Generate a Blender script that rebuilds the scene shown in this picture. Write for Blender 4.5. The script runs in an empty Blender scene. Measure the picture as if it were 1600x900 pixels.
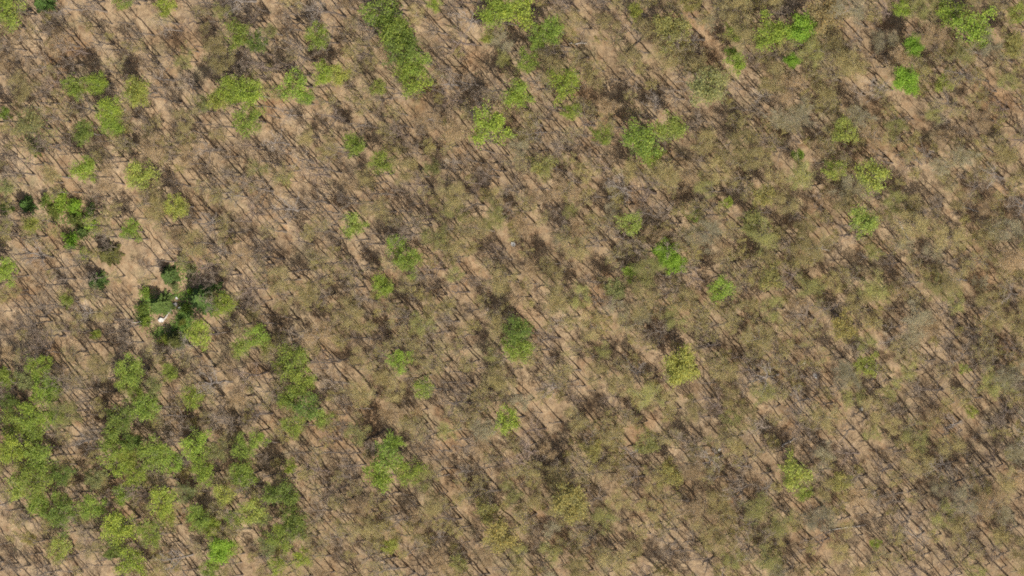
import bpy, math
import numpy as np
from mathutils import Vector, Matrix

PI = math.pi
R_ = np.random.default_rng(20240427)
scene = bpy.context.scene
COL = scene.collection

# ------------------------------------------------------------------ camera
DIST = 900.0
TILT = math.radians(17.0)          # the aircraft flew a little to the east of this wood
HALF = 120.0 / DIST                # tan of half the horizontal field of view
CAM = np.array([DIST * math.sin(TILT), 0.0, DIST * math.cos(TILT)])
FWD = -CAM / DIST
RIGHT = np.array([math.cos(TILT), 0.0, -math.sin(TILT)])
UP = np.array([0.0, 1.0, 0.0])
M_PX = 240.0 / 1600.0              # metres per photograph pixel, about

cam_d = bpy.data.cameras.new('survey_camera')
cam = bpy.data.objects.new('survey_camera', cam_d)
COL.objects.link(cam)
cam_d.sensor_width = 36.0
cam_d.lens = 18.0 / HALF
cam_d.clip_start = 1.0
cam_d.clip_end = 12000.0
mw = Matrix.Identity(4)
for i in range(3):
    mw[i][0] = RIGHT[i]; mw[i][1] = UP[i]; mw[i][2] = -FWD[i]; mw[i][3] = CAM[i]
cam.matrix_world = mw
scene.camera = cam

# ------------------------------------------------------------------ terrain
def gz(x, y):
    """height of the forest floor"""
    return (0.9 * np.sin(x * 0.031 + 0.7) * np.cos(y * 0.037 - 0.4)
            + 0.5 * np.sin(x * 0.071 - y * 0.053 + 1.9)
            + 0.22 * np.sin(x * 0.19 + y * 0.13) + 0.16 * np.cos(y * 0.27 - x * 0.11)
            - 0.004 * y + 0.006 * x)

def at(px, py, h=0.0):
    """point of the wood seen at a photograph position, h metres above the floor"""
    u = (px - 800.0) / 800.0 * HALF
    v = -(py - 450.0) / 800.0 * HALF
    d = FWD + u * RIGHT + v * UP
    z = h
    for _ in range(4):
        t = (z - CAM[2]) / d[2]
        p = CAM + t * d
        z = h + float(gz(p[0], p[1]))
    return float(p[0]), float(p[1])

def pix(x, y, z):
    q = np.array([x, y, z]) - CAM
    w = q @ FWD
    return 800 + 800 * (q @ RIGHT) / w / HALF, 450 - 800 * (q @ UP) / w / HALF

# ------------------------------------------------------------------ materials
def new_mat(name):
    m = bpy.data.materials.new(name); m.use_nodes = True
    nt = m.node_tree
    for n in list(nt.nodes): nt.nodes.remove(n)
    return m, nt, nt.nodes, nt.links

def ramp(nodes, stops, interp='LINEAR'):
    r = nodes.new('ShaderNodeValToRGB'); r.color_ramp.interpolation = interp
    e = r.color_ramp.elements
    while len(e) < len(stops): e.new(0.5)
    for el, (p, c) in zip(e, stops):
        el.position = p; el.color = (c[0], c[1], c[2], 1)
    return r

def mixc(nodes, links, fac, a, b, mode='MIX'):
    m = nodes.new('ShaderNodeMix'); m.data_type = 'RGBA'; m.blend_type = mode
    for sock, val in ((m.inputs[0], fac), (m.inputs[6], a), (m.inputs[7], b)):
        if hasattr(val, 'is_output'): links.new(val, sock)
        elif isinstance(val, (int, float)): sock.default_value = val
        else: sock.default_value = (val[0], val[1], val[2], 1)
    return m.outputs[2]

def noise(nodes, links, vec, scale, detail=4, rough=0.6, dist=0.0):
    n = nodes.new('ShaderNodeTexNoise'); n.inputs['Scale'].default_value = scale
    n.inputs['Detail'].default_value = detail; n.inputs['Roughness'].default_value = rough
    n.inputs['Distortion'].default_value = dist
    links.new(vec, n.inputs['Vector'])
    return n

def leaf_litter():
    m, nt, N, L = new_mat('leaf_litter')
    geo = N.new('ShaderNodeNewGeometry')
    P = geo.outputs['Position']
    big = noise(N, L, P, 0.035, 4, 0.6)
    mid = noise(N, L, P, 0.16, 5, 0.65, 0.6)
    fine = noise(N, L, P, 0.9, 6, 0.75)
    leaf = N.new('ShaderNodeTexVoronoi'); leaf.inputs['Scale'].default_value = 2.6
    L.new(P, leaf.inputs['Vector'])
    c1 = ramp(N, [(0.30, (0.185, 0.132, 0.080)), (0.44, (0.288, 0.208, 0.125)), (0.60, (0.372, 0.280, 0.176)), (0.76, (0.455, 0.36, 0.25))])
    L.new(mid.outputs['Fac'], c1.inputs['Fac'])
    c2 = ramp(N, [(0.35, (0.265, 0.196, 0.119)), (0.5, (0.333, 0.25, 0.158)), (0.66, (0.415, 0.325, 0.22))])
    L.new(big.outputs['Fac'], c2.inputs['Fac'])
    c = mixc(N, L, 0.45, c1.outputs['Color'], c2.outputs['Color'])
    f1 = ramp(N, [(0.3, (0.62, 0.60, 0.60)), (0.5, (1, 1, 1)), (0.72, (1.22, 1.2, 1.16))])
    L.new(fine.outputs['Fac'], f1.inputs['Fac'])
    c = mixc(N, L, 0.8, c, f1.outputs['Color'], 'MULTIPLY')
    lf = ramp(N, [(0.0, (0.72, 0.66, 0.62)), (0.5, (1, 1, 1)), (1.0, (1.2, 1.16, 1.1))])
    L.new(leaf.outputs['Color'], lf.inputs['Fac'])
    c = mixc(N, L, 0.35, c, lf.outputs['Color'], 'MULTIPLY')
    mot = noise(N, L, P, 0.42, 5, 0.7, 0.8)
    mo1 = ramp(N, [(0.36, (0.60, 0.57, 0.57)), (0.50, (0.92, 0.91, 0.90)), (0.62, (1.10, 1.10, 1.08))])
    L.new(mot.outputs['Fac'], mo1.inputs['Fac'])
    c = mixc(N, L, 0.8, c, mo1.outputs['Color'], 'MULTIPLY')
    # damp, redder drifts of last year's leaves and thin moss
    red = noise(N, L, P, 0.075, 3, 0.55, 0.4)
    rr = ramp(N, [(0.52, (0, 0, 0)), (0.68, (1, 1, 1))]); L.new(red.outputs['Fac'], rr.inputs['Fac'])
    c = mixc(N, L, rr.outputs['Color'], c, mixc(N, L, 1.0, c, (0.86, 0.77, 0.70), 'MULTIPLY'))
    fl = noise(N, L, P, 0.55, 3, 0.6, 1.2)
    fr = ramp(N, [(0.50, (0, 0, 0)), (0.66, (0.6, 0.6, 0.6))]); L.new(fl.outputs['Fac'], fr.inputs['Fac'])
    c = mixc(N, L, fr.outputs['Color'], c, mixc(N, L, 1.0, c, (0.80, 0.67, 0.60), 'MULTIPLY'))
    mp = N.new('ShaderNodeMapping'); mp.inputs['Location'].default_value = (31, 7, 3); L.new(P, mp.inputs['Vector'])
    mo = noise(N, L, mp.outputs['Vector'], 0.11, 4, 0.7)
    mr = ramp(N, [(0.56, (0, 0, 0)), (0.70, (0.5, 0.5, 0.5))]); L.new(mo.outputs['Fac'], mr.inputs['Fac'])
    c = mixc(N, L, mr.outputs['Color'], c, (0.21, 0.19, 0.105))
    b = N.new('ShaderNodeBump'); b.inputs['Strength'].default_value = 0.8; b.inputs['Distance'].default_value = 0.25
    L.new(fine.outputs['Fac'], b.inputs['Height'])
    s = N.new('ShaderNodeBsdfDiffuse'); s.inputs['Roughness'].default_value = 0.9
    L.new(c, s.inputs['Color']); L.new(b.outputs['Normal'], s.inputs['Normal'])
    o = N.new('ShaderNodeOutputMaterial'); L.new(s.outputs[0], o.inputs['Surface'])
    return m

def bark_mat():
    m, nt, N, L = new_mat('bark')
    oi = N.new('ShaderNodeObjectInfo')
    tc = N.new('ShaderNodeTexCoord')
    n = noise(N, L, tc.outputs['Object'], 3.0, 4, 0.7)
    r = ramp(N, [(0.3, (0.6, 0.6, 0.6)), (0.7, (1.3, 1.28, 1.25))]); L.new(n.outputs['Fac'], r.inputs['Fac'])
    c = mixc(N, L, 1.0, oi.outputs['Color'], r.outputs['Color'], 'MULTIPLY')
    s = N.new('ShaderNodeBsdfPrincipled'); s.inputs['Roughness'].default_value = 0.9
    s.inputs['Specular IOR Level'].default_value = 0.2
    L.new(c, s.inputs['Base Color'])
    o = N.new('ShaderNodeOutputMaterial'); L.new(s.outputs[0], o.inputs['Surface'])
    return m

def flat_bark(name, col):
    m, nt, N, L = new_mat(name)
    geo = N.new('ShaderNodeNewGeometry')
    n = noise(N, L, geo.outputs['Position'], 1.3, 4, 0.7)
    r = ramp(N, [(0.3, tuple(c * 0.6 for c in col)), (0.7, tuple(c * 1.35 for c in col))])
    L.new(n.outputs['Fac'], r.inputs['Fac'])
    s = N.new('ShaderNodeBsdfPrincipled'); s.inputs['Roughness'].default_value = 0.9
    s.inputs['Specular IOR Level'].default_value = 0.2
    L.new(r.outputs['Color'], s.inputs['Base Color'])
    o = N.new('ShaderNodeOutputMaterial'); L.new(s.outputs[0], o.inputs['Surface'])
    return m

def leaf_mat(name, trans=0.4, own=None):
    m, nt, N, L = new_mat(name)
    geo = N.new('ShaderNodeNewGeometry')
    r = ramp(N, [(0.0, (0.62, 0.66, 0.7)), (0.35, (0.88, 0.92, 0.9)), (0.7, (1.1, 1.06, 0.95)), (1.0, (1.4, 1.22, 0.95))])
    L.new(geo.outputs['Random Per Island'], r.inputs['Fac'])
    if own is None:
        oi = N.new('ShaderNodeObjectInfo'); base = oi.outputs['Color']
    else:
        base = own
    c = mixc(N, L, 1.0, base, r.outputs['Color'], 'MULTIPLY')
    d = N.new('ShaderNodeBsdfPrincipled'); d.inputs['Roughness'].default_value = 0.6
    d.inputs['Specular IOR Level'].default_value = 0.25
    t = N.new('ShaderNodeBsdfTranslucent')
    L.new(c, d.inputs['Base Color'])
    L.new(mixc(N, L, 1.0, c, (1.25, 1.15, 0.6), 'MULTIPLY'), t.inputs['Color'])
    mx = N.new('ShaderNodeMixShader'); mx.inputs[0].default_value = trans
    L.new(d.outputs[0], mx.inputs[1]); L.new(t.outputs[0], mx.inputs[2])
    o = N.new('ShaderNodeOutputMaterial'); L.new(mx.outputs[0], o.inputs['Surface'])
    return m

def stone_mat(name, a, b):
    m, nt, N, L = new_mat(name)
    tc = N.new('ShaderNodeTexCoord')
    n = noise(N, L, tc.outputs['Object'], 2.2, 6, 0.7)
    r = ramp(N, [(0.35, a), (0.65, b)]); L.new(n.outputs['Fac'], r.inputs['Fac'])
    s = N.new('ShaderNodeBsdfPrincipled'); s.inputs['Roughness'].default_value = 0.85
    L.new(r.outputs['Color'], s.inputs['Base Color'])
    o = N.new('ShaderNodeOutputMaterial'); L.new(s.outputs[0], o.inputs['Surface'])
    return m

M_LITTER = leaf_litter()
M_BARK = bark_mat()
M_LEAF = leaf_mat('young_leaves', 0.5)
M_NEEDLE = leaf_mat('evergreen_needles', 0.12)
M_WOODBARK = flat_bark('mixed_bark', (0.155, 0.125, 0.10))
M_WOODTWIG = flat_bark('mixed_twigs', (0.30, 0.235, 0.17))
M_BRUSH = flat_bark('brush_stems', (0.19, 0.14, 0.105))
M_BRUSHLEAF = leaf_mat('brush_leaves', 0.3, (0.10, 0.13, 0.045))
M_STONE = stone_mat('pale_stone', (0.36, 0.34, 0.31), (0.62, 0.61, 0.57))
M_DEADWOOD = flat_bark('weathered_wood', (0.40, 0.36, 0.31))
M_DARKWOOD = flat_bark('damp_dark_wood', (0.055, 0.042, 0.036))

# ------------------------------------------------------------------ mesh builders
def mesh_from(name, V, F4, F3, mats, mi4=None, mi3=None, smooth=False):
    me = bpy.data.meshes.new(name)
    n4, n3 = len(F4), len(F3)
    me.vertices.add(len(V)); me.vertices.foreach_set('co', np.asarray(V, np.float32).ravel())
    loops = np.concatenate([np.asarray(F4, np.int32).ravel(), np.asarray(F3, np.int32).ravel()])
    me.loops.add(len(loops)); me.loops.foreach_set('vertex_index', loops)
    me.polygons.add(n4 + n3)
    st = np.concatenate([np.arange(n4) * 4, n4 * 4 + np.arange(n3) * 3]).astype(np.int32)
    me.polygons.foreach_set('loop_start', st)
    mi = np.concatenate([np.zeros(n4, np.int32) if mi4 is None else mi4, np.zeros(n3, np.int32) if mi3 is None else mi3]).astype(np.int32)
    for m in mats: me.materials.append(m)
    me.polygons.foreach_set('material_index', mi)
    if smooth: me.polygons.foreach_set('use_smooth', np.ones(n4 + n3, bool))
    me.update(calc_edges=True); me.validate()
    return me

def tubes(segs, sides):
    """tapered limbs: rows of x0 y0 z0 x1 y1 z1 r0 r1 -> verts, quads"""
    S = np.asarray(segs, float)
    a, b, r0, r1 = S[:, 0:3], S[:, 3:6], S[:, 6], S[:, 7]
    d = b - a; ln = np.linalg.norm(d, axis=1, keepdims=True); d = d / np.maximum(ln, 1e-6)
    ref = np.where(np.abs(d[:, 2:3]) > 0.9, np.array([[1., 0, 0]]), np.array([[0., 0, 1]]))
    u = np.cross(d, ref); u /= np.linalg.norm(u, axis=1, keepdims=True); v = np.cross(d, u)
    ang = np.arange(sides) * 2 * PI / sides
    ring = np.cos(ang)[None, :, None] * u[:, None, :] + np.sin(ang)[None, :, None] * v[:, None, :]
    V = np.concatenate([a[:, None, :] + ring * r0[:, None, None], b[:, None, :] + ring * r1[:, None, None]], axis=1)
    base = (np.arange(len(S)) * 2 * sides)[:, None]
    k = np.arange(sides); k2 = (k + 1) % sides
    F = np.stack([k, k2, k2 + sides, k + sides], axis=1)[None] + base[:, :, None]
    return V.reshape(-1, 3), F.reshape(-1, 4)

def leaves(pts, size, rng, flat=0.5):
    """one folded leaf spray (a kite of four corners) per point"""
    n = len(pts)
    nrm = rng.normal(size=(n, 3)); nrm[:, 2] = np.abs(nrm[:, 2]) + flat
    nrm /= np.linalg.norm(nrm, axis=1, keepdims=True)
    t = rng.normal(size=(n, 3)); t -= nrm * np.sum(t * nrm, axis=1, keepdims=True)
    t /= np.linalg.norm(t, axis=1, keepdims=True); b = np.cross(nrm, t)
    s = size * rng.uniform(0.55, 1.35, (n, 1)); w = s * rng.uniform(0.45, 0.8, (n, 1))
    p = np.asarray(pts)
    V = np.stack([p - t * s * 0.5, p + b * w * 0.5 + nrm * s * 0.12, p + t * s * 0.55, p - b * w * 0.5 + nrm * s * 0.10], axis=1)
    F = np.arange(n * 4).reshape(-1, 4)
    return V.reshape(-1, 3), F

def unit(v):
    return v / max(1e-9, np.linalg.norm(v))

def grow(rng, H, R, n_limb=10, n_sub=7, n_twig=7, n_let=3, low=0.38, r_base=0.2, twig_r=0.0125):
    """a broadleaved tree: trunk polyline, limbs, boughs, twigs. Returns heavy segs, twig segs, twig tips, bough index of tips"""
    heavy, twigs, tips, bid = [], [], [], []
    def seg(lst, a, b, r0, r1): lst.append((*a, *b, r0, r1))
    lean = rng.normal(size=2) * 0.05
    tr = [np.zeros(3) - np.array([0, 0, 0.4])]; hs = np.linspace(0, 0.86, 8)
    for h in hs[1:]:
        tr.append(np.array([lean[0] * h * H, lean[1] * h * H, h * H]) + np.append(rng.normal(size=2) * 0.17 * (0.4 + h), 0))
    rad = lambda h: r_base * (1 - h / 0.98) ** 0.62 + 0.015
    for i in range(len(tr) - 1):
        seg(heavy, tr[i], tr[i + 1], rad(hs[i]) * (1.35 if i == 0 else 1), rad(hs[i + 1]))
    az0 = rng.uniform(0, 2 * PI)
    ecc = rng.uniform(0.0, 0.28); ea = rng.uniform(0, 2 * PI)
    nb = 0
    for k in range(n_limb):
        f = (k + rng.uniform(0.1, 0.9)) / n_limb
        h = low + (0.84 - low) * f
        j = np.searchsorted(hs, h) - 1; j = max(0, min(j, len(tr) - 2))
        w = (h - hs[j]) / (hs[j + 1] - hs[j]); p = tr[j] * (1 - w) + tr[j + 1] * w
        az = az0 + k * 2.399 + rng.normal() * 0.35
        reach = R * (1.0 - 0.62 * max(0, f - 0.15) ** 1.2) * rng.uniform(0.72, 1.12) * (1 + ecc * math.cos(az - ea))
        rise = (1.0 - h) * H * rng.uniform(0.45, 0.85)
        q0 = p; r0 = rad(h) * rng.uniform(0.4, 0.6); ns = 5; prev = p
        path = [p]
        for s in range(1, ns + 1):
            t = s / ns
            q = p + np.array([math.cos(az) * reach * t, math.sin(az) * reach * t, rise * t ** 1.35 + 0.05 * reach * t]) + rng.normal(size=3) * 0.10 * reach * t * 0.9
            seg(heavy, prev, q, r0 * (1 - 0.80 * (t - 1 / ns)), r0 * (1 - 0.80 * t)); prev = q; path.append(q)
        for b in range(n_sub):
            t = 0.28 + 0.72 * (b + rng.uniform(0, 1)) / n_sub
            ii = min(int(t * ns), ns - 1); a = path[ii] + (path[ii + 1] - path[ii]) * (t * ns - ii)
            ld = unit(path[ii + 1] - path[ii])
            d = unit(ld * 0.7 + rng.normal(size=3) * 0.75 + np.array([0, 0, 0.3]))
            bl = R * rng.uniform(0.22, 0.42) * (1.15 - 0.45 * t); br = max(0.018, r0 * 0.38 * (1 - 0.6 * t))
            m = a + d * bl * 0.5 + rng.normal(size=3) * 0.07 * bl
            e = m + unit(d + rng.normal(size=3) * 0.35 + np.array([0, 0, 0.25])) * bl * 0.5
            seg(heavy, a, m, br, br * 0.75); seg(heavy, m, e, br * 0.75, br * 0.4)
            for c in range(n_twig):
                tt = rng.uniform(0.15, 1.0)
                g = a + (m - a) * tt * 2 if tt < 0.5 else m + (e - m) * (tt - 0.5) * 2
                td = unit(d * 0.6 + rng.normal(size=3) * 0.8 + np.array([0, 0, 0.35]))
                tl = rng.uniform(0.5, 1.25) * R / 4.2; te = g + td * tl
                seg(twigs, g, te, twig_r, twig_r * 0.55); tips.append(te); bid.append(nb)
                for x in range(n_let):
                    g2 = g + (te - g) * rng.uniform(0.25, 0.95)
                    t2 = g2 + unit(td * 0.5 + rng.normal(size=3) * 0.9 + np.array([0, 0, 0.3])) * tl * rng.uniform(0.35, 0.7)
                    seg(twigs, g2, t2, twig_r * 0.7, twig_r * 0.4); tips.append(t2); bid.append(nb)
            nb += 1
    return heavy, twigs, np.array(tips), np.array(bid)

def heavy_mesh(name, heavy, mat):
    S = np.array(heavy); thick = S[:, 6] > 0.07
    V1, F1 = tubes(S[thick], 7); V2, F2 = tubes(S[~thick], 4)
    V = np.concatenate([V1, V2]); F = np.concatenate([F1, F2 + len(V1)])
    return mesh_from(name, V, F, np.zeros((0, 3), int), [mat], smooth=True)

def crown_mesh(name, twigs, pts, size, rng, leaf, flat=0.5):
    """twigs (slot 0) and the leaves they carry (slot 1)"""
    V1, F1 = tubes(twigs, 3)
    if len(pts):
        V2, F2 = leaves(pts, size, rng, flat)
        V = np.concatenate([V1, V2]); F = np.concatenate([F1, F2 + len(V1)])
        mi = np.concatenate([np.zeros(len(F1), int), np.ones(len(F2), int)])
        return mesh_from(name, V, F, np.zeros((0, 3), int), [M_BARK, leaf], mi4=mi)
    return mesh_from(name, V1, F1, np.zeros((0, 3), int), [M_BARK])

def leaf_points(tips, bid, rng, per, spread, clump):
    """leaves round the twig tips, thick on some boughs and thin on others"""
    nb = bid.max() + 1
    w = np.clip(rng.gamma(1.0 / clump, clump, nb), 0.0, 3.0)
    out = []
    for p, b in zip(tips, bid):
        k = rng.poisson(per * w[b])
        if k: out.append(p + rng.normal(size=(k, 3)) * spread * np.array([1, 1, 0.8]))
    return np.concatenate(out)

# prototypes: meshes of trunk and crown, reference radius and height
PROTO = {'bare': [], 'budding': [], 'leafy': [], 'evergreen': [], 'shrub': []}
for i in range(9):
    H, R = R_.uniform(14.5, 17.5), R_.uniform(3.5, 4.4)
    hv, tw, tp, bi = grow(R_, H, R, n_limb=int(R_.integers(7, 11)), n_sub=6, n_twig=4, n_let=2, twig_r=0.0125, r_base=R_.uniform(0.22, 0.30), low=R_.uniform(0.24, 0.48))
    PROTO['bare'].append((heavy_mesh('trunk', hv, M_BARK), crown_mesh('crown', tw, [], 0, R_, None), R, H))
for i in range(7):
    H, R = R_.uniform(14, 17), R_.uniform(3.5, 4.3)
    hv, tw, tp, bi = grow(R_, H, R, n_limb=int(R_.integers(9, 13)), r_base=R_.uniform(0.20, 0.28), low=R_.uniform(0.26, 0.46))
    pts = leaf_points(tp, bi, R_, 2.6, 0.32, 0.7)
    PROTO['budding'].append((heavy_mesh('trunk', hv, M_BARK), crown_mesh('crown', tw, pts, 0.135, R_, M_LEAF, 0.9), R, H))
for i in range(9):
    H, R = R_.uniform(12.5, 15.5), 4.0
    hv, tw, tp, bi = grow(R_, H, R * 0.95, n_limb=int(R_.integers(9, 14)), n_twig=6, n_let=2, r_base=R_.uniform(0.20, 0.28), low=R_.uniform(0.42, 0.52))
    pts = leaf_points(tp, bi, R_, R_.uniform(1.4, 2.1), 0.40, R_.uniform(1.5, 2.6))
    PROTO['leafy'].append((heavy_mesh('trunk', hv, M_BARK), crown_mesh('crown', tw, pts, 0.32, R_, M_LEAF, 0.9), R, H))
PROTO['dense'] = []
for i in range(3):
    H, R = R_.uniform(12.5, 14), 4.0
    hv, tw, tp, bi = grow(R_, H, R * 0.9, n_limb=13, n_twig=6, n_let=2, r_base=0.24, low=0.45)
    pts = leaf_points(tp, bi, R_, 4.2, 0.42, 0.35)
    PROTO['dense'].append((heavy_mesh('trunk', hv, M_BARK), crown_mesh('crown', tw, pts, 0.30, R_, M_LEAF, 1.0), R, H))
for i in range(3):                                             # dark conifers: whorls of drooping boughs
    H, R = R_.uniform(9, 11), 3.2
    hv = []; tw = []; P = []
    for s in range(6):
        z0, z1 = H * s / 6, H * (s + 1) / 6
        hv.append((0, 0, z0 - (0.4 if s == 0 else 0), 0, 0, z1, 0.2 * (1 - s / 6.2), 0.2 * (1 - (s + 1) / 6.2)))
    for w in range(15):
        f = (w + 0.5) / 15; z = H * (0.12 + 0.86 * f)
        for b in range(7):
            az = R_.uniform(0, 2 * PI); l = R * (1 - f) ** 0.75 * R_.uniform(0.6, 1.15) + 0.25
            a = np.array([0, 0, z]); e = np.array([math.cos(az) * l, math.sin(az) * l, z - 0.16 * l + R_.normal() * 0.15])
            hv.append((*a, *e, 0.045, 0.015))
            side = np.array([-math.sin(az), math.cos(az), 0])
            for t in np.linspace(0.15, 1, int(6 + 4 * l)):
                for sd in (-1, 1):
                    q = a + (e - a) * t; q2 = q + side * sd * 0.5 * l * (1.08 - t) * R_.uniform(0.5, 1.1) + (e - a) * 0.12 + np.array([0, 0, -0.08])
                    tw.append((*q, *q2, 0.014, 0.007))
                    P.append(q + (q2 - q) * R_.uniform(0.1, 1, (7, 1)) + R_.normal(size=(7, 3)) * 0.07)
    P = np.concatenate(P)
    PROTO['evergreen'].append((heavy_mesh('trunk', hv, M_BARK), crown_mesh('crown', tw, P, 0.24, R_, M_NEEDLE, 0.8), R, H))
for i in range(4):                                             # low many-stemmed bushes
    hv = []; tw = []; P = []; R, H = 2.0, 2.4
    for s in range(11):
        az = R_.uniform(0, 2 * PI); l = R * R_.uniform(0.25, 0.95); h = H * R_.uniform(0.6, 1.0) * (1.15 - 0.45 * l / R)
        m = np.array([math.cos(az) * l * 0.4, math.sin(az) * l * 0.4, h * 0.55]); e = np.array([math.cos(az) * l, math.sin(az) * l, h])
        hv.append((0, 0, -0.2, *m, 0.045, 0.03)); hv.append((*m, *e, 0.03, 0.012))
        for c in range(14):
            g = m + (e - m) * R_.uniform(0, 1); te = g + unit(R_.normal(size=3) + np.array([0, 0, 0.6])) * R_.uniform(0.3, 0.75)
            tw.append((*g, *te, 0.012, 0.006)); P.append(te + R_.normal(size=(9, 3)) * 0.2)
    S = np.array(hv); V, F = tubes(S, 5)
    PROTO['shrub'].append((mesh_from('stems', V, F, np.zeros((0, 3), int), [M_BARK], smooth=True),
                           crown_mesh('foliage', tw, np.concatenate(P), 0.26, R_, M_LEAF, 0.7), R, H))

# ------------------------------------------------------------------ things
BARKS = [(0.15, 0.125, 0.105), (0.18, 0.145, 0.115), (0.12, 0.098, 0.085), (0.22, 0.19, 0.165), (0.155, 0.12, 0.10)]
TWIGS = [(0.33, 0.255, 0.175), (0.35, 0.28, 0.205), (0.29, 0.22, 0.16), (0.36, 0.305, 0.245), (0.32, 0.235, 0.175)]

def plant(kind, name, cat, x, y, R, Hs, label, group=None, leaf=None, bark=None, twig=None, parts=('trunk', 'crown')):
    """one tree: an Empty at its foot carrying trunk and crown"""
    pr = PROTO[kind][int(R_.integers(len(PROTO[kind])))]
    root = bpy.data.objects.new(name, None); root.empty_display_size = 0.5
    COL.objects.link(root)
    root.location = (x, y, float(gz(x, y)))
    root.rotation_euler = (0, 0, R_.uniform(0, 2 * PI))
    sxy = R / pr[2]
    root.scale = (sxy, sxy, Hs / pr[3])
    root['label'] = label; root['category'] = cat
    if group: root['group'] = group
    i = int(R_.integers(len(BARKS)))
    j = R_.uniform(0.8, 1.2)
    bark = bark or tuple(c * j for c in BARKS[i]); twig = twig or tuple(c * j for c in TWIGS[i])
    for me, nm, col in ((pr[0], parts[0], bark), (pr[1], parts[1], leaf or twig)):
        o = bpy.data.objects.new(nm, me); COL.objects.link(o); o.parent = root
        o.color = (*col, 1)
    return root

TONE = {  # words for the label, leaf colour
    'vivid': ('vivid green', (0.24, 0.37, 0.05)), 'bright': ('bright green', (0.275, 0.36, 0.062)),
    'mid': ('mid green', (0.235, 0.31, 0.062)), 'dark': ('dark green', (0.165, 0.225, 0.052)),
    'pale': ('pale dull green', (0.26, 0.275, 0.115)), 'lime': ('yellow-green', (0.31, 0.36, 0.085)),
    'yellow': ('dull yellow', (0.37, 0.355, 0.095)), 'olive': ('olive', (0.31, 0.29, 0.105)),
    'rust': ('rusty olive', (0.30, 0.24, 0.115)),
}
ORD = ['', 'second', 'third', 'fourth', 'fifth', 'sixth', 'seventh', 'eighth', 'ninth', 'tenth']
NUM = {2: 'two', 3: 'three', 4: 'four', 5: 'five', 6: 'six', 7: 'seven', 8: 'eight', 9: 'nine', 10: 'ten'}

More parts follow.
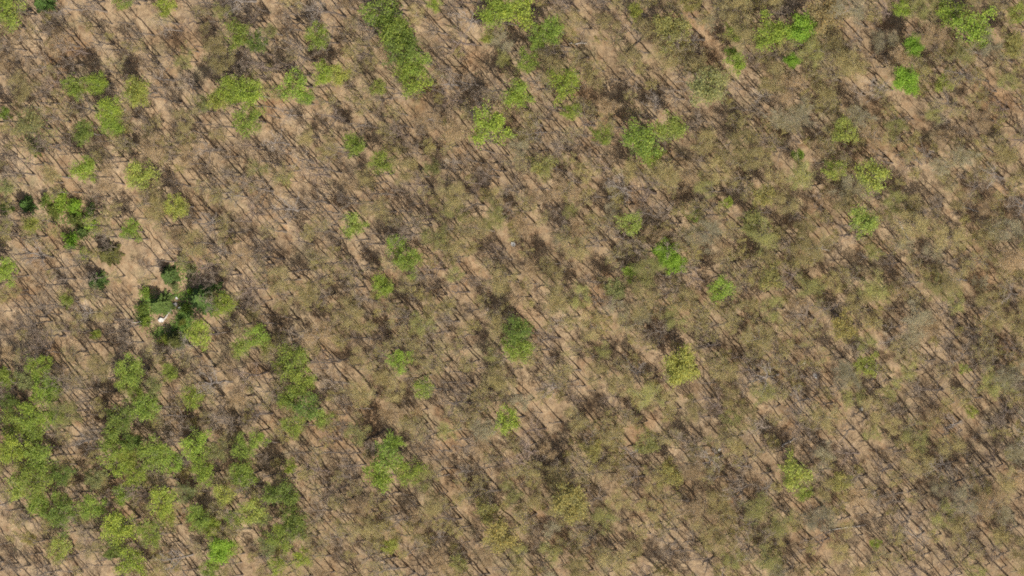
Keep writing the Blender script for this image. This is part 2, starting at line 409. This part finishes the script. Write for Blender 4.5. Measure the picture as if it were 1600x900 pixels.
V, B, M, D, P, Y, K, O, U = 'vivid', 'bright', 'mid', 'dark', 'pale', 'lime', 'yellow', 'olive', 'rust'
CLUSTERS = [   # where, [crown centre x, y, radius in photograph pixels, tone]
 ('in the top left corner', [(22, 12, 30, M)]),
 ('cut by the top edge near the left', [(200, 4, 17, M), (258, 10, 19, B)]),
 ('between round patch and top edge', [(372, 58, 24, M), (398, 66, 18, D), (500, 56, 21, M), (424, 52, 13, P)]),
 ('in the upper left woodland', [(122, 138, 20, M), (152, 128, 20, B), (172, 168, 24, B), (182, 195, 22, B), (222, 142, 26, Y), (135, 208, 20, D), (134, 267, 24, B), (222, 262, 25, Y), (320, 158, 16, P)]),
 ('in the round upper left patch', [(365, 135, 27, B), (398, 150, 25, B), (385, 180, 25, M), (345, 160, 20, Y)]),
 ('between the round patch and the tall clump', [(468, 132, 27, B), (505, 118, 20, B), (535, 118, 18, Y), (480, 150, 14, M)]),
 ('in the tall green clump at the top edge', [(600, 16, 32, M), (618, 55, 30, M), (632, 78, 32, D), (650, 96, 24, M), (655, 122, 28, B), (630, 110, 20, B), (598, 136, 14, Y)]),
 ('at the top, right of the tall clump', [(780, 14, 30, B), (815, 10, 30, B), (762, 58, 13, Y), (846, 62, 20, M), (868, 48, 20, M), (684, 6, 12, B)]),
 ('above the middle, right of the tall clump', [(820, 101, 19, M), (812, 151, 25, B), (888, 134, 27, B), (896, 174, 16, M), (775, 203, 33, B), (848, 256, 21, O)]),
 ('in the row above the middle right', [(942, 213, 18, M), (1008, 222, 31, M), (1054, 198, 26, Y), (1020, 240, 16, B)]),
 ('on open leaf litter left of the middle', [(554, 226, 21, M), (604, 246, 20, M), (556, 354, 22, Y), (617, 388, 20, B), (638, 410, 22, M), (598, 446, 21, B), (680, 262, 15, P)]),
 ('near the top edge, right of the middle', [(995, 20, 14, Y), (1048, 46, 29, O), (1148, 52, 16, M), (1143, 82, 11, M), (1152, 103, 18, B), (1112, 142, 32, P), (1085, 8, 18, O)]),
 ('in the pair of crowns at the upper right', [(1212, 50, 27, B), (1253, 46, 24, V)]),
 ('beside the pair of crowns at the upper right', [(1240, 96, 13, V), (1300, 26, 30, U)]),
 ('in the top right corner', [(1415, 15, 15, B), (1486, 15, 24, B), (1530, 46, 29, B), (1430, 70, 17, V), (1590, 20, 20, Y), (1584, 68, 22, O)]),
 ('standing alone at the right', [(1416, 128, 22, V), (1474, 128, 16, Y), (1248, 242, 9, V)]),
 ('at the left edge above the clearing', [(10, 180, 13, M), (55, 200, 24, P), (12, 292, 14, P), (55, 355, 16, Y), (206, 362, 18, B), (280, 322, 20, Y)]),
 ('at the left edge beside the clearing', [(8, 425, 22, B), (106, 470, 13, Y), (152, 523, 9, B)]),
 ('right of the clearing', [(360, 482, 19, B), (318, 522, 25, B), (400, 522, 22, B), (386, 546, 16, Y), (420, 540, 12, Y)]),
 ('right of the middle', [(985, 350, 21, Y), (1040, 398, 20, V), (1056, 410, 16, V), (985, 425, 13, B), (964, 451, 17, P), (1086, 340, 11, B), (1137, 318, 10, B), (1124, 450, 22, B)]),
 ('below the middle', [(822, 522, 24, D), (812, 542, 24, M), (800, 652, 23, B), (632, 562, 20, B), (662, 604, 18, Y)]),
 ('standing alone right of the middle', [(1070, 575, 29, K)]),
 ('in the clump below the middle left', [(606, 706, 26, M), (640, 728, 22, M), (600, 745, 24, B), (622, 690, 14, B)]),
 ('in the green column left of the middle', [(465, 566, 27, M), (478, 596, 22, M), (455, 625, 22, M), (480, 640, 24, D), (462, 662, 20, M), (508, 655, 17, Y), (440, 574, 14, B)]),
 ('in the group below the clearing', [(208, 578, 25, M), (266, 581, 17, M), (305, 615, 21, B), (190, 650, 26, D), (232, 642, 25, M), (214, 618, 18, M), (190, 598, 14, M)]),
 ('high in the bottom left woods', [(70, 574, 22, B), (10, 590, 20, M), (78, 606, 24, B), (58, 640, 28, B), (18, 625, 18, D), (20, 662, 22, M), (88, 652, 18, B), (55, 672, 20, M)]),
 ('down the bottom left edge', [(28, 702, 28, B), (76, 712, 26, M), (62, 750, 28, M), (98, 738, 20, D), (28, 765, 22, Y), (96, 808, 26, D), (60, 790, 22, M), (92, 858, 22, Y), (100, 780, 18, M), (50, 845, 14, O)]),
 ('amid the bottom left woods', [(178, 692, 24, M), (184, 724, 26, B), (216, 746, 22, B), (238, 706, 28, M), (272, 726, 22, B), (252, 786, 27, B), (302, 690, 26, B), (322, 738, 22, B), (210, 690, 18, D), (150, 745, 18, P)]),
 ('low in the bottom left woods', [(150, 792, 24, M), (192, 812, 28, B), (235, 838, 24, M), (212, 876, 26, B), (176, 858, 20, D), (310, 808, 24, M), (335, 825, 16, B), (346, 858, 24, V), (330, 886, 18, M)]),
 ('right side of the bottom left woods', [(375, 702, 20, M), (386, 738, 24, M), (410, 688, 16, B), (392, 796, 26, Y), (452, 782, 26, D), (468, 818, 26, D), (448, 834, 24, M), (476, 868, 16, B), (438, 886, 16, B), (454, 730, 13, B), (414, 812, 16, P)]),
 ('filling gaps of the bottom left woods', [(35, 735, 18, M), (262, 810, 18, Y), (345, 700, 18, P), (355, 770, 20, Y), (290, 770, 18, P), (425, 850, 16, P), (425, 770, 16, M), (245, 605, 16, P), (40, 600, 18, P), (365, 815, 16, M), (195, 775, 18, B), (205, 715, 16, Y)]),
 ('in the lower middle', [(888, 786, 31, O), (792, 826, 27, O), (720, 884, 16, O), (612, 852, 14, Y), (760, 800, 20, O), (930, 700, 17, O), (1048, 740, 20, O), (1010, 690, 20, O)]),
 ('in the right hand woods', [(1326, 204, 22, Y), (1366, 268, 28, Y), (1306, 264, 18, Y), (1348, 346, 26, Y), (1240, 738, 26, Y), (1520, 640, 11, Y), (1322, 506, 22, O), (1206, 432, 22, O), (1176, 345, 22, O), (1510, 577, 9, Y), (1360, 572, 18, Y), (1318, 752, 18, O), (1370, 848, 10, B), (1260, 770, 14, Y), (1198, 310, 20, O)]),
]
occupied = []
def label_cluster(where, items):
    out = {}
    for tone in {i[3] for i in items}:
        mem = [i for i in items if i[3] == tone]
        w = TONE[tone][0]
        if len(mem) == 1:
            s = 'small' if mem[0][2] < 16 else ('broad' if mem[0][2] > 26 else 'rounded')
            out[mem[0]] = f'{s} {w} leafing tree {where}'
            continue
        horiz = np.ptp([i[0] for i in mem]) >= np.ptp([i[1] for i in mem])
        mem.sort(key=lambda i: i[0] if horiz else i[1])
        n = len(mem); lo, hi = ('left', 'right') if horiz else ('top', 'bottom')
        ends = ('leftmost', 'rightmost') if horiz else ('topmost', 'lowest')
        for k, i in enumerate(mem):
            if k == 0: pos = ends[0]
            elif k == n - 1: pos = ends[1]
            elif n == 3: pos = 'middle one'
            elif k < n / 2: pos = f'{ORD[k]} from {lo}'
            else: pos = f'{ORD[n - 1 - k]} from {hi}'
            out[i] = f'{pos} of {NUM[n]} {w} trees {where}'
    return out
for where, items in CLUSTERS:
    labs = label_cluster(where, items)
    for it in items:
        px, py, r, tone = it
        R = max(1.5, r * M_PX * 1.05)
        Hs = min(15.5, 5.5 + R * 2.1) * R_.uniform(0.92, 1.08) * (1.2 if 'tall' in where and 'right' not in where and 'between' not in where else 1.0)
        x, y = at(px, py, Hs * 0.72)
        base = TONE[tone][1]; j = R_.uniform(0.88, 1.12)
        col = (base[0] * j * R_.uniform(0.92, 1.08), base[1] * j, base[2] * j)
        plant('dense' if tone in (V, K) else 'leafy', 'leafing_tree', 'tree', x, y, R, Hs, labs[it], 'green trees coming into leaf ' + where, leaf=col)
        occupied.append((x, y, R))

# evergreens and bushes of the small clearing
EV = [(318, 466, 26, 9.0, 'broad dark evergreen right of the pale rocks in the clearing'),
      (250, 476, 18, 6.5, 'dark evergreen just left of the pale rocks in the clearing'),
      (168, 398, 17, 7.5, 'dark evergreen above the clearing with a black shadow'),
      (272, 532, 15, 6.0, 'narrow dark evergreen below the pale rocks in the clearing'),
      (150, 440, 15, 6.5, 'dull evergreen between the earth patch and the left edge'),
      (262, 430, 14, 6.0, 'small dark evergreen above the clearing hollow'),
      (52, 232, 11, 5.5, 'small dull evergreen among bare trees near the left edge'),
      (66, 4, 16, 7.0, 'added dark evergreen standing in for deep shade near the top left corner'),  # added tree: deep shadow beside the green crown, built as an evergreen
      (40, 320, 13, 5.5, 'dull dark evergreen at the left edge beside the bush row'),
      (128, 362, 10, 4.5, 'small dark evergreen between the vivid bushes')]
for px, py, r, Hs, lab in EV:
    x, y = at(px, py, Hs * 0.45)
    plant('evergreen', 'evergreen_tree', 'evergreen tree', x, y, r * M_PX * 1.05, Hs, lab, 'dark evergreens in the left part of the wood',
          leaf=(0.105 * R_.uniform(0.8, 1.25), 0.145 * R_.uniform(0.85, 1.15), 0.036))
    occupied.append((x, y, r * M_PX))
SH = [(100, 318, 15, V, 'largest vivid green bush of the row above the clearing'), (118, 326, 11, V, 'vivid green bush on the right of the largest bush'),
      (148, 352, 14, V, 'vivid green bush above the black evergreen shadow'), (110, 374, 12, V, 'vivid green bush left of the black evergreen shadow'),
      (132, 396, 8, V, 'tiny vivid green bush below left of the black evergreen shadow'), (72, 312, 9, M, 'small mid green bush left of the largest bush'),
      (142, 325, 8, D, 'small dark bush at the right end of the bush row'), (84, 332, 10, D, 'dark green bush under the largest vivid bush'),
      (118, 345, 10, D, 'dark green bush between the vivid bushes'), (12, 325, 10, D, 'dull bluish bush at the left edge'),
      (228, 458, 10, M, 'mid green bush at the upper left of the clearing hollow'), (222, 482, 11, D, 'dark green bush at the left of the clearing hollow'),
      (228, 502, 9, M, 'mid green bush at the lower left of the clearing hollow'), (288, 482, 8, M, 'mid green bush between the rocks and the broad evergreen'),
      (284, 505, 7, M, 'mid green bush below right of the pale rocks'), (297, 455, 6, V, 'tiny vivid bush at the corner of the broad evergreen'),
      (272, 448, 8, P, 'pale bush along the top of the clearing hollow'), (256, 530, 9, M, 'green bush left of the narrow evergreen'),
      (300, 420, 9, P, 'pale dull bush on the slope above the clearing'), (288, 410, 12, P, 'broad pale dull bush above the clearing')]
for px, py, r, tone, lab in SH:
    x, y = at(px, py, 1.4)
    b = TONE[tone][1]
    plant('shrub', 'shrub', 'bush', x, y, r * M_PX * (1.4 if py < 400 else 1.1), 1.2 + r * M_PX * 0.9, lab, 'bushes around the clearing', leaf=tuple(c * R_.uniform(0.9, 1.1) for c in b), parts=('stems', 'foliage'))
    occupied.append((x, y, r * M_PX))

# ------------------------------------------------------------------ bare and budding trees of the wood
OPEN = [(565, 600, 38), (935, 85, 42), (740, 125, 28), (228, 400, 34), (60, 432, 30), (130, 560, 28), (352, 590, 34), (505, 188, 26), (560, 388, 22),
        (190, 300, 22), (300, 60, 20), (680, 30, 24), (1120, 70, 16), (450, 40, 22), (285, 430, 20), (720, 60, 26), (265, 500, 30), (1560, 800, 14), (30, 830, 26)]
def openness(px, py):
    return max([math.exp(-((px - a) ** 2 + (py - b) ** 2) / (1.3 * s * s)) for a, b, s in OPEN])
def cleared(px, py):
    return ((px - 278) / 58) ** 2 + ((py - 492) / 48) ** 2 < 1 or ((px - 232) / 26) ** 2 + ((py - 408) / 30) ** 2 < 1 or ((px - 130) / 26) ** 2 + ((py - 345) / 40) ** 2 < 1
def bud_p(px, py):
    """share of the trees that show olive buds: few at the upper left, most at the right and the bottom middle"""
    a = 1 / (1 + math.exp(-((px - 640) * 0.9 + (py - 420) * 0.75) / 150.0))
    a *= 1 - 0.45 * math.exp(-((px - 1500) ** 2 + (py - 700) ** 2) / (2 * 130 ** 2))
    a *= 1 - 0.75 * math.exp(-((px - 1520) ** 2 + (py - 820) ** 2) / (2 * 150 ** 2))
    return 0.34 + 0.38 * a
def zone(px, py):
    c = 0 if px < 400 else 1 if px < 800 else 2 if px < 1200 else 3
    r = 0 if py < 300 else 1 if py < 600 else 2
    return (['near the top left corner', 'along the top edge left of the middle', 'along the top edge right of the middle', 'near the top right corner'],
            ['near the left edge around the clearing', 'just left of the middle', 'just right of the middle', 'near the right edge at mid height'],
            ['near the bottom left corner', 'along the bottom edge left of the middle', 'along the bottom edge right of the middle', 'near the bottom right corner'])[r][c]

spots = []
cell = {}
def crowded(x, y, d):
    i, j = int(x // 8), int(y // 8)
    for a in (-1, 0, 1):
        for b in (-1, 0, 1):
            for (u, v) in cell.get((i + a, j + b), ()):
                if (u - x) ** 2 + (v - y) ** 2 < d * d: return True
    return False
def put(x, y): cell.setdefault((int(x // 8), int(y // 8)), []).append((x, y))
for x, y, r in occupied: put(x, y)
N_BARE, N_BUD = 300, 300
nb = nu = 0
tries = 0
while (nb < N_BARE or nu < N_BUD) and tries < 60000:
    tries += 1
    px, py = R_.uniform(-8, 1640), R_.uniform(-10, 915)
    if cleared(px, py) or R_.random() < openness(px, py) * 0.8: continue
    bud = R_.random() < bud_p(px, py)
    if (bud and nu >= N_BUD) or (not bud and nb >= N_BARE): continue
    x, y = at(px, py, 0)
    dmin = (4.2 if tries < 15000 else 3.2) if px > 700 else (4.8 if tries < 15000 else 3.6)
    if crowded(x, y, dmin): continue
    if any((x - a) ** 2 + (y - b) ** 2 < (0.62 * r) ** 2 for a, b, r in occupied): continue
    put(x, y)
    R = R_.uniform(2.2, 4.3) if bud else R_.uniform(2.3, 4.6); Hs = R_.uniform(0.72, 1.12) * (7.5 + 1.9 * R)
    cx, cy = pix(x, y, Hs * 0.6 + gz(x, y))
    z = zone(cx, cy)
    if bud:
        nu += 1
        q = R_.random()
        if px < 700 and q > 0.68: q *= 0.7                     # the left is tan rather than green
        base = (0.36, 0.305, 0.14) if q < 0.42 else (0.37, 0.275, 0.165) if q < 0.62 else (0.32, 0.315, 0.115) if q < 0.84 else (0.32, 0.29, 0.19)
        j = R_.uniform(0.8, 1.2)
        plant('budding', 'budding_tree', 'tree', x, y, R, Hs, 'tree hazed with olive buds ' + z, 'budding olive trees ' + z, leaf=tuple(c * j for c in base))
    else:
        nb += 1
        plant('bare', 'bare_tree', 'tree', x, y, R, Hs, 'leafless brown tree, thin twiggy crown, ' + z, 'leafless trees ' + z)
print('bare', nb, 'budding', nu, 'tries', tries)

# ------------------------------------------------------------------ the setting
def axis(half, step, far):
    a = list(np.arange(0, half + 1e-6, step)); g = step
    while a[-1] < far:
        g *= 1.35; a.append(a[-1] + g)
    a = np.array(a); return np.concatenate([-a[:0:-1], a])
ax, ay = axis(200, 2.0, 6000), axis(140, 2.0, 6000)
X, Yg = np.meshgrid(ax, ay)
Z = gz(X, Yg)
fade = np.clip(1 - (np.maximum(np.abs(X) - 400, 0) + np.maximum(np.abs(Yg) - 400, 0)) / 800, 0, 1)
Z = Z * fade
nx, ny = len(ax), len(ay)
idx = np.arange(nx * ny).reshape(ny, nx)
F = np.stack([idx[:-1, :-1], idx[:-1, 1:], idx[1:, 1:], idx[1:, :-1]], axis=-1).reshape(-1, 4)
g_me = mesh_from('ground', np.stack([X, Yg, Z], axis=-1).reshape(-1, 3), F, np.zeros((0, 3), int), [M_LITTER], smooth=True)
ground = bpy.data.objects.new('ground', g_me); COL.objects.link(ground); ground['kind'] = 'structure'

# undergrowth: countless small stems and shoots on the floor
segs = []; lp = []
for k in range(6000):
    px, py = R_.uniform(-60, 1660), R_.uniform(-60, 960)
    if R_.random() < openness(px, py) * 0.6: continue
    x, y = at(px, py); z = float(gz(x, y))
    for s in range(int(R_.integers(3, 7))):
        h = R_.uniform(0.5, 2.2); dx, dy = R_.normal(size=2) * 0.35 * h
        segs.append((x, y, z - 0.05, x + dx * 0.5, y + dy * 0.5, z + h * 0.6, 0.022, 0.015))
        segs.append((x + dx * 0.5, y + dy * 0.5, z + h * 0.6, x + dx * 1.3, y + dy * 1.3, z + h, 0.015, 0.008))
        if R_.random() < 0.18: lp.append(np.array([x + dx, y + dy, z + h * 0.9]) + R_.normal(size=(3, 3)) * 0.2)
V1, F1 = tubes(segs, 3); V2, F2 = leaves(np.concatenate(lp), 0.2, R_)
u_me = mesh_from('undergrowth', np.concatenate([V1, V2]), np.concatenate([F1, F2 + len(V1)]), np.zeros((0, 3), int), [M_BRUSH, M_BRUSHLEAF],
                 mi4=np.concatenate([np.zeros(len(F1), int), np.ones(len(F2), int)]))
und = bpy.data.objects.new('undergrowth', u_me); COL.objects.link(und); und['kind'] = 'stuff'
und['label'] = 'low brown brush and shoots all over the leaf litter'

# beyond the first 300 of a kind: the smaller trees between them, and the wood going on past the frame, each kind one mass
def mass(name, label, where, count, dmin, protos, leaf_col, fr, hfac):
    hv_all, tw_all, lf_all = [], [], []
    n = tries = 0
    while n < count and tries < count * 40:
        tries += 1
        px, py = where()
        if px is None: continue
        x, y = at(px, py)
        if crowded(x, y, dmin): continue
        put(x, y); n += 1
        hv, tw, lf = protos[int(R_.integers(len(protos)))]
        a = R_.uniform(0, 2 * PI); c, sn = math.cos(a), math.sin(a); f = R_.uniform(*fr); fz = f * hfac
        z = float(gz(x, y))
        for src, dst, offs in ((hv, hv_all, (0, 3)), (tw, tw_all, (0, 3)), (lf, lf_all, (0,))):
            if src is None: continue
            q = src.copy()
            for o in offs:
                q[:, o], q[:, o + 1] = f * (src[:, o] * c - src[:, o + 1] * sn) + x, f * (src[:, o] * sn + src[:, o + 1] * c) + y
                q[:, o + 2] = src[:, o + 2] * fz + z
            if offs == (0, 3): q[:, 6:] *= min(1.0, f * 1.1)
            dst.append(q)
    V1, F1 = tubes(np.concatenate(hv_all), 4); V2, F2 = tubes(np.concatenate(tw_all), 3)
    Vs, Fs, mi = [V1, V2], [F1, F2 + len(V1)], [np.zeros(len(F1), int), np.ones(len(F2), int)]
    mats = [M_WOODBARK, M_WOODTWIG]
    if lf_all:
        V3, F3 = leaves(np.concatenate(lf_all), 0.13, R_, 0.9)
        Vs.append(V3); Fs.append(F3 + len(V1) + len(V2)); mi.append(np.full(len(F3), 2)); mats.append(leaf_mat('small_tree_buds', 0.4, leaf_col))
    me = mesh_from(name, np.concatenate(Vs), np.concatenate(Fs), np.zeros((0, 3), int), mats, mi4=np.concatenate(mi))
    o = bpy.data.objects.new(name, me); COL.objects.link(o); o['kind'] = 'stuff'; o['label'] = label
    print(name, n)
light, lightbud = [], []
for i in range(6):
    hv, tw, tp, bi = grow(R_, 15, 3.6, n_limb=8, n_sub=5, n_twig=6, n_let=2, twig_r=0.014, r_base=0.28)
    light.append((np.array(hv), np.array(tw), None))
    hv, tw, tp, bi = grow(R_, 14, 3.6, n_limb=8, n_sub=5, n_twig=5, n_let=1, twig_r=0.014, r_base=0.28)
    lightbud.append((np.array(hv), np.array(tw), leaf_points(tp, bi, R_, 2.7, 0.32, 0.8)))
for i in range(8):
    hv, tw, tp, bi = grow(R_, 15, 2.0, n_limb=5, n_sub=3, n_twig=3, n_let=1, twig_r=0.014, r_base=0.27, low=R_.uniform(0.4, 0.6))
    light.append((np.array(hv), np.array(tw), None))
wood_protos = light[:6]
def inside(bud):
    def f():
        px, py = R_.uniform(-8, 1640), R_.uniform(-10, 915)
        if cleared(px, py) or R_.random() < openness(px, py) * 0.75 or (R_.random() > bud_p(px, py)) == bud: return None, None
        return px, py
    return f
def outside():
    px, py = R_.uniform(-190, 1830), R_.uniform(-180, 1130)
    return (None, None) if -12 < px < 1642 and -12 < py < 917 else (px, py)
mass('smaller_bare_trees', 'smaller leafless trees filling the wood between the larger ones', inside(False), 1500, 1.6, light, None, (0.38, 0.85), 1.15)
mass('smaller_budding_trees', 'smaller olive budding trees filling the wood between the larger ones', inside(True), 1150, 1.5, lightbud, (0.345, 0.305, 0.120), (0.4, 0.85), 1.1)
mass('surrounding_woodland', 'leafless wood going on past the edges', outside, 420, 5.2, wood_protos, None, (0.8, 1.15), 1.0)

# grass of the clearing, among the rocks and bushes
gp = []
for (cx, cy, sx, sy, k) in [(291, 492, 8, 16, 2400), (280, 518, 8, 14, 2200), (232, 470, 9, 12, 900), (225, 492, 9, 12, 900), (250, 520, 9, 8, 500), (285, 462, 14, 5, 500),
                            (290, 425, 14, 14, 700), (128, 345, 22, 20, 900), (60, 215, 26, 24, 500), (95, 335, 24, 16, 600)]:
    for _ in range(k):
        x, y = at(cx + R_.normal() * sx * 0.8, cy + R_.normal() * sy * 0.8)
        gp.append((x, y, float(gz(x, y)) + R_.uniform(0.02, 0.25)))
Vg, Fg = leaves(np.array(gp), 0.34, R_, 0.3)
gm = mesh_from('grass', Vg, Fg, np.zeros((0, 3), int), [leaf_mat('spring_grass', 0.35, (0.19, 0.30, 0.07))])
gr = bpy.data.objects.new('grass', gm); COL.objects.link(gr); gr['kind'] = 'stuff'; gr['label'] = 'green grass among the rocks and bushes of the clearing'

# fallen and standing dead wood, pale rocks
def log(px0, py0, px1, py1, r, mat, label, name='fallen_log', lift=0.25, cat='log'):
    x0, y0 = at(px0, py0); x1, y1 = at(px1, py1)
    segs = []; n = 7; prev = None
    for i in range(n + 1):
        t = i / n; x = x0 + (x1 - x0) * t + R_.normal() * 0.10; y = y0 + (y1 - y0) * t + R_.normal() * 0.10
        p = np.array([x, y, float(gz(x, y)) + r * 0.7 + lift * t])
        if prev is not None: segs.append((*prev, *p, r * (1 - 0.55 * (t - 1 / n)), r * (1 - 0.55 * t)))
        if 2 < i < n:
            for _ in range(2):
                e = p + unit(np.array([x1 - x0, y1 - y0, 0])) * R_.uniform(0.3, 1.0) + R_.normal(size=3) * 0.6 + np.array([0, 0, 0.4]); segs.append((*p, *e, r * 0.3, r * 0.12))
        prev = p
    Vv, Ff = tubes(segs, 9)
    c = np.array([x0, y0, float(gz(x0, y0))])
    me = mesh_from(name, Vv - c, Ff, np.zeros((0, 3), int), [mat], smooth=True)
    o = bpy.data.objects.new(name, me); COL.objects.link(o); o.location = c
    o['label'] = label; o['category'] = cat
    return o
log(978, 82, 1026, 44, 0.22, M_DARKWOOD, 'dark fallen trunk on open leaf litter near the top edge')
log(602, 672, 556, 696, 0.2, M_DARKWOOD, 'dark fallen trunk above the clump below the middle left')
log(1080, 548, 1125, 532, 0.22, M_DARKWOOD, 'dark fallen branchy trunk above right of the dull yellow tree')
log(1296, 828, 1352, 820, 0.16, M_DEADWOOD, 'bleached fallen log near the bottom right corner')
log(1222, 698, 1244, 684, 0.18, M_DEADWOOD, 'short bleached log beside dark shade in the right hand woods')
log(255, 500, 276, 474, 0.22, M_DEADWOOD, 'pale log lying between the rocks in the clearing')
log(206, 503, 238, 505, 0.14, M_DEADWOOD, 'thin pale log at the left of the clearing hollow')
log(1405, 345, 1422, 378, 0.14, M_DEADWOOD, 'thin bleached log in the woods at the right edge')
log(890, 68, 918, 68, 0.14, M_DEADWOOD, 'thin bleached log left of the dark fallen trunk')
log(1500, 322, 1530, 330, 0.13, M_DEADWOOD, 'grey weathered branch at the right edge at mid height')

import bmesh
def rock(px, py, r, label, k):
    x, y = at(px, py)
    bm = bmesh.new(); bmesh.ops.create_icosphere(bm, subdivisions=3, radius=1.0)
    rs = np.random.default_rng(100 + k); ph = rs.uniform(0, 6, (5, 3)); dr = rs.normal(size=(5, 3))
    for v in bm.verts:
        p = np.array(v.co); f = 1 + 0.13 * sum(math.sin(2.2 * (p @ dr[i]) + ph[i][0]) for i in range(5))
        v.co = Vector((p[0] * r * f * 1.2, p[1] * r * f * 0.85, p[2] * r * f * 0.65))
    me = bpy.data.meshes.new('boulder'); bm.to_mesh(me); bm.free(); me.materials.append(M_STONE)
    o = bpy.data.objects.new('boulder', me); COL.objects.link(o); o.location = (x, y, float(gz(x, y)) + 0.15 * r)
    o.rotation_euler = (0, 0, rs.uniform(0, 6))
    o['label'] = label; o['category'] = 'rock'; o['group'] = 'pale rocks lying in the wood'
def slab(px, py, lx, ly, th, rot, tilt, label, k):
    x, y = at(px, py); rs = np.random.default_rng(300 + k)
    bm = bmesh.new(); n = 7
    ring = [(math.cos(a) * lx * rs.uniform(0.42, 0.6), math.sin(a) * ly * rs.uniform(0.42, 0.6)) for a in np.sort(np.linspace(0, 2 * PI, n, endpoint=False) + rs.uniform(-0.25, 0.25, n))]
    lo = [bm.verts.new((a, b, 0)) for a, b in ring]; hi = [bm.verts.new((a * 0.96, b * 0.96, th * rs.uniform(0.8, 1.1))) for a, b in ring]
    bm.faces.new(hi); bm.faces.new(lo[::-1])
    for q in range(n): bm.faces.new((lo[q], lo[(q + 1) % n], hi[(q + 1) % n], hi[q]))
    bmesh.ops.bevel(bm, geom=list(bm.edges), offset=th * 0.12, segments=1, affect='EDGES')
    me = bpy.data.meshes.new('stone_fragment'); bm.to_mesh(me); bm.free(); me.materials.append(M_STONE)
    o = bpy.data.objects.new('stone_fragment', me); COL.objects.link(o); o.location = (x, y, float(gz(x, y)) + 0.12)
    o.rotation_euler = (tilt, -tilt * 0.6, rot); o['label'] = label; o['category'] = 'rubble'; o['kind'] = 'thing'; o['group'] = 'pale broken slabs in the clearing'
slab(253, 500, 1.7, 1.15, 0.42, 0.15, 0.12, 'largest pale slab, below the dark evergreen in the clearing', 1)
slab(266, 487, 1.15, 0.6, 0.3, 0.8, -0.15, 'narrow pale slab halfway along the pale log in the clearing', 2)
slab(274, 476, 1.3, 1.0, 0.4, 0.6, 0.18, 'broad pale slab at the upper end of the pale log', 3)
slab(281, 481, 0.9, 0.7, 0.3, 1.3, 0.1, 'small pale slab right of the broad slab in the clearing', 4)
slab(277, 466, 0.8, 0.6, 0.3, 2.1, -0.1, 'small pale slab, uppermost of the broken slabs in the clearing', 5)
rock(802, 381, 0.5, 'pale rock alone near the middle of the wood', 5)
rock(1275, 587, 0.5, 'white rock on the right of the dull yellow tree', 6)
rock(1257, 566, 0.4, 'small grey rock above left of the white rock beside the dull yellow tree', 7)
rock(1346, 640, 0.5, 'pale rock in the woods at the lower right', 8)
rock(1124, 703, 0.4, 'white rock below right of the dull yellow tree', 9)
rock(995, 703, 0.35, 'small pale rock below left of the dull yellow tree', 10)
rock(180, 187, 0.4, 'small pale rock under the bright trees of the upper left', 11)

# ------------------------------------------------------------------ light
EL = math.radians(47.0)
hx, hy = 0.68, -0.733                                   # towards the sun: lower right of the picture
hl = math.hypot(hx, hy); hx /= hl; hy /= hl
sun_dir = Vector((hx * math.cos(EL), hy * math.cos(EL), math.sin(EL)))
sd = bpy.data.lights.new('sun', 'SUN'); sd.energy = 4.6; sd.angle = math.radians(0.5); sd.color = (1.0, 0.95, 0.87)
so = bpy.data.objects.new('sun', sd); COL.objects.link(so)
so.rotation_euler = sun_dir.to_track_quat('Z', 'Y').to_euler()
so.location = (300, -300, 400)
w = bpy.data.worlds.new('World'); scene.world = w; w.use_nodes = True
N = w.node_tree.nodes; L = w.node_tree.links
for x in list(N): N.remove(x)
sky = N.new('ShaderNodeTexSky'); sky.sky_type = 'NISHITA'; sky.sun_disc = False
sky.sun_elevation = EL; sky.sun_rotation = math.atan2(hx, hy)
sky.air_density = 1.0; sky.dust_density = 3.0; sky.ozone_density = 1.0
bg = N.new('ShaderNodeBackground'); bg.inputs['Strength'].default_value = 0.11
L.new(sky.outputs[0], bg.inputs['Color'])
wo = N.new('ShaderNodeOutputWorld'); L.new(bg.outputs[0], wo.inputs['Surface'])

vs = scene.view_settings
vs.view_transform = 'Standard'; vs.look = 'None'; vs.exposure = 0.5; vs.gamma = 1.0; vs.use_curve_mapping = False
scene.render.engine = 'CYCLES'
scene.cycles.max_bounces = 5; scene.cycles.diffuse_bounces = 3; scene.cycles.transmission_bounces = 3
scene.cycles.use_denoising = False
scene.cycles.sample_clamp_direct = 4.0; scene.cycles.sample_clamp_indirect = 3.0
scene.cycles.pixel_filter_type = 'BLACKMAN_HARRIS'
scene.cycles.filter_width = 1.8
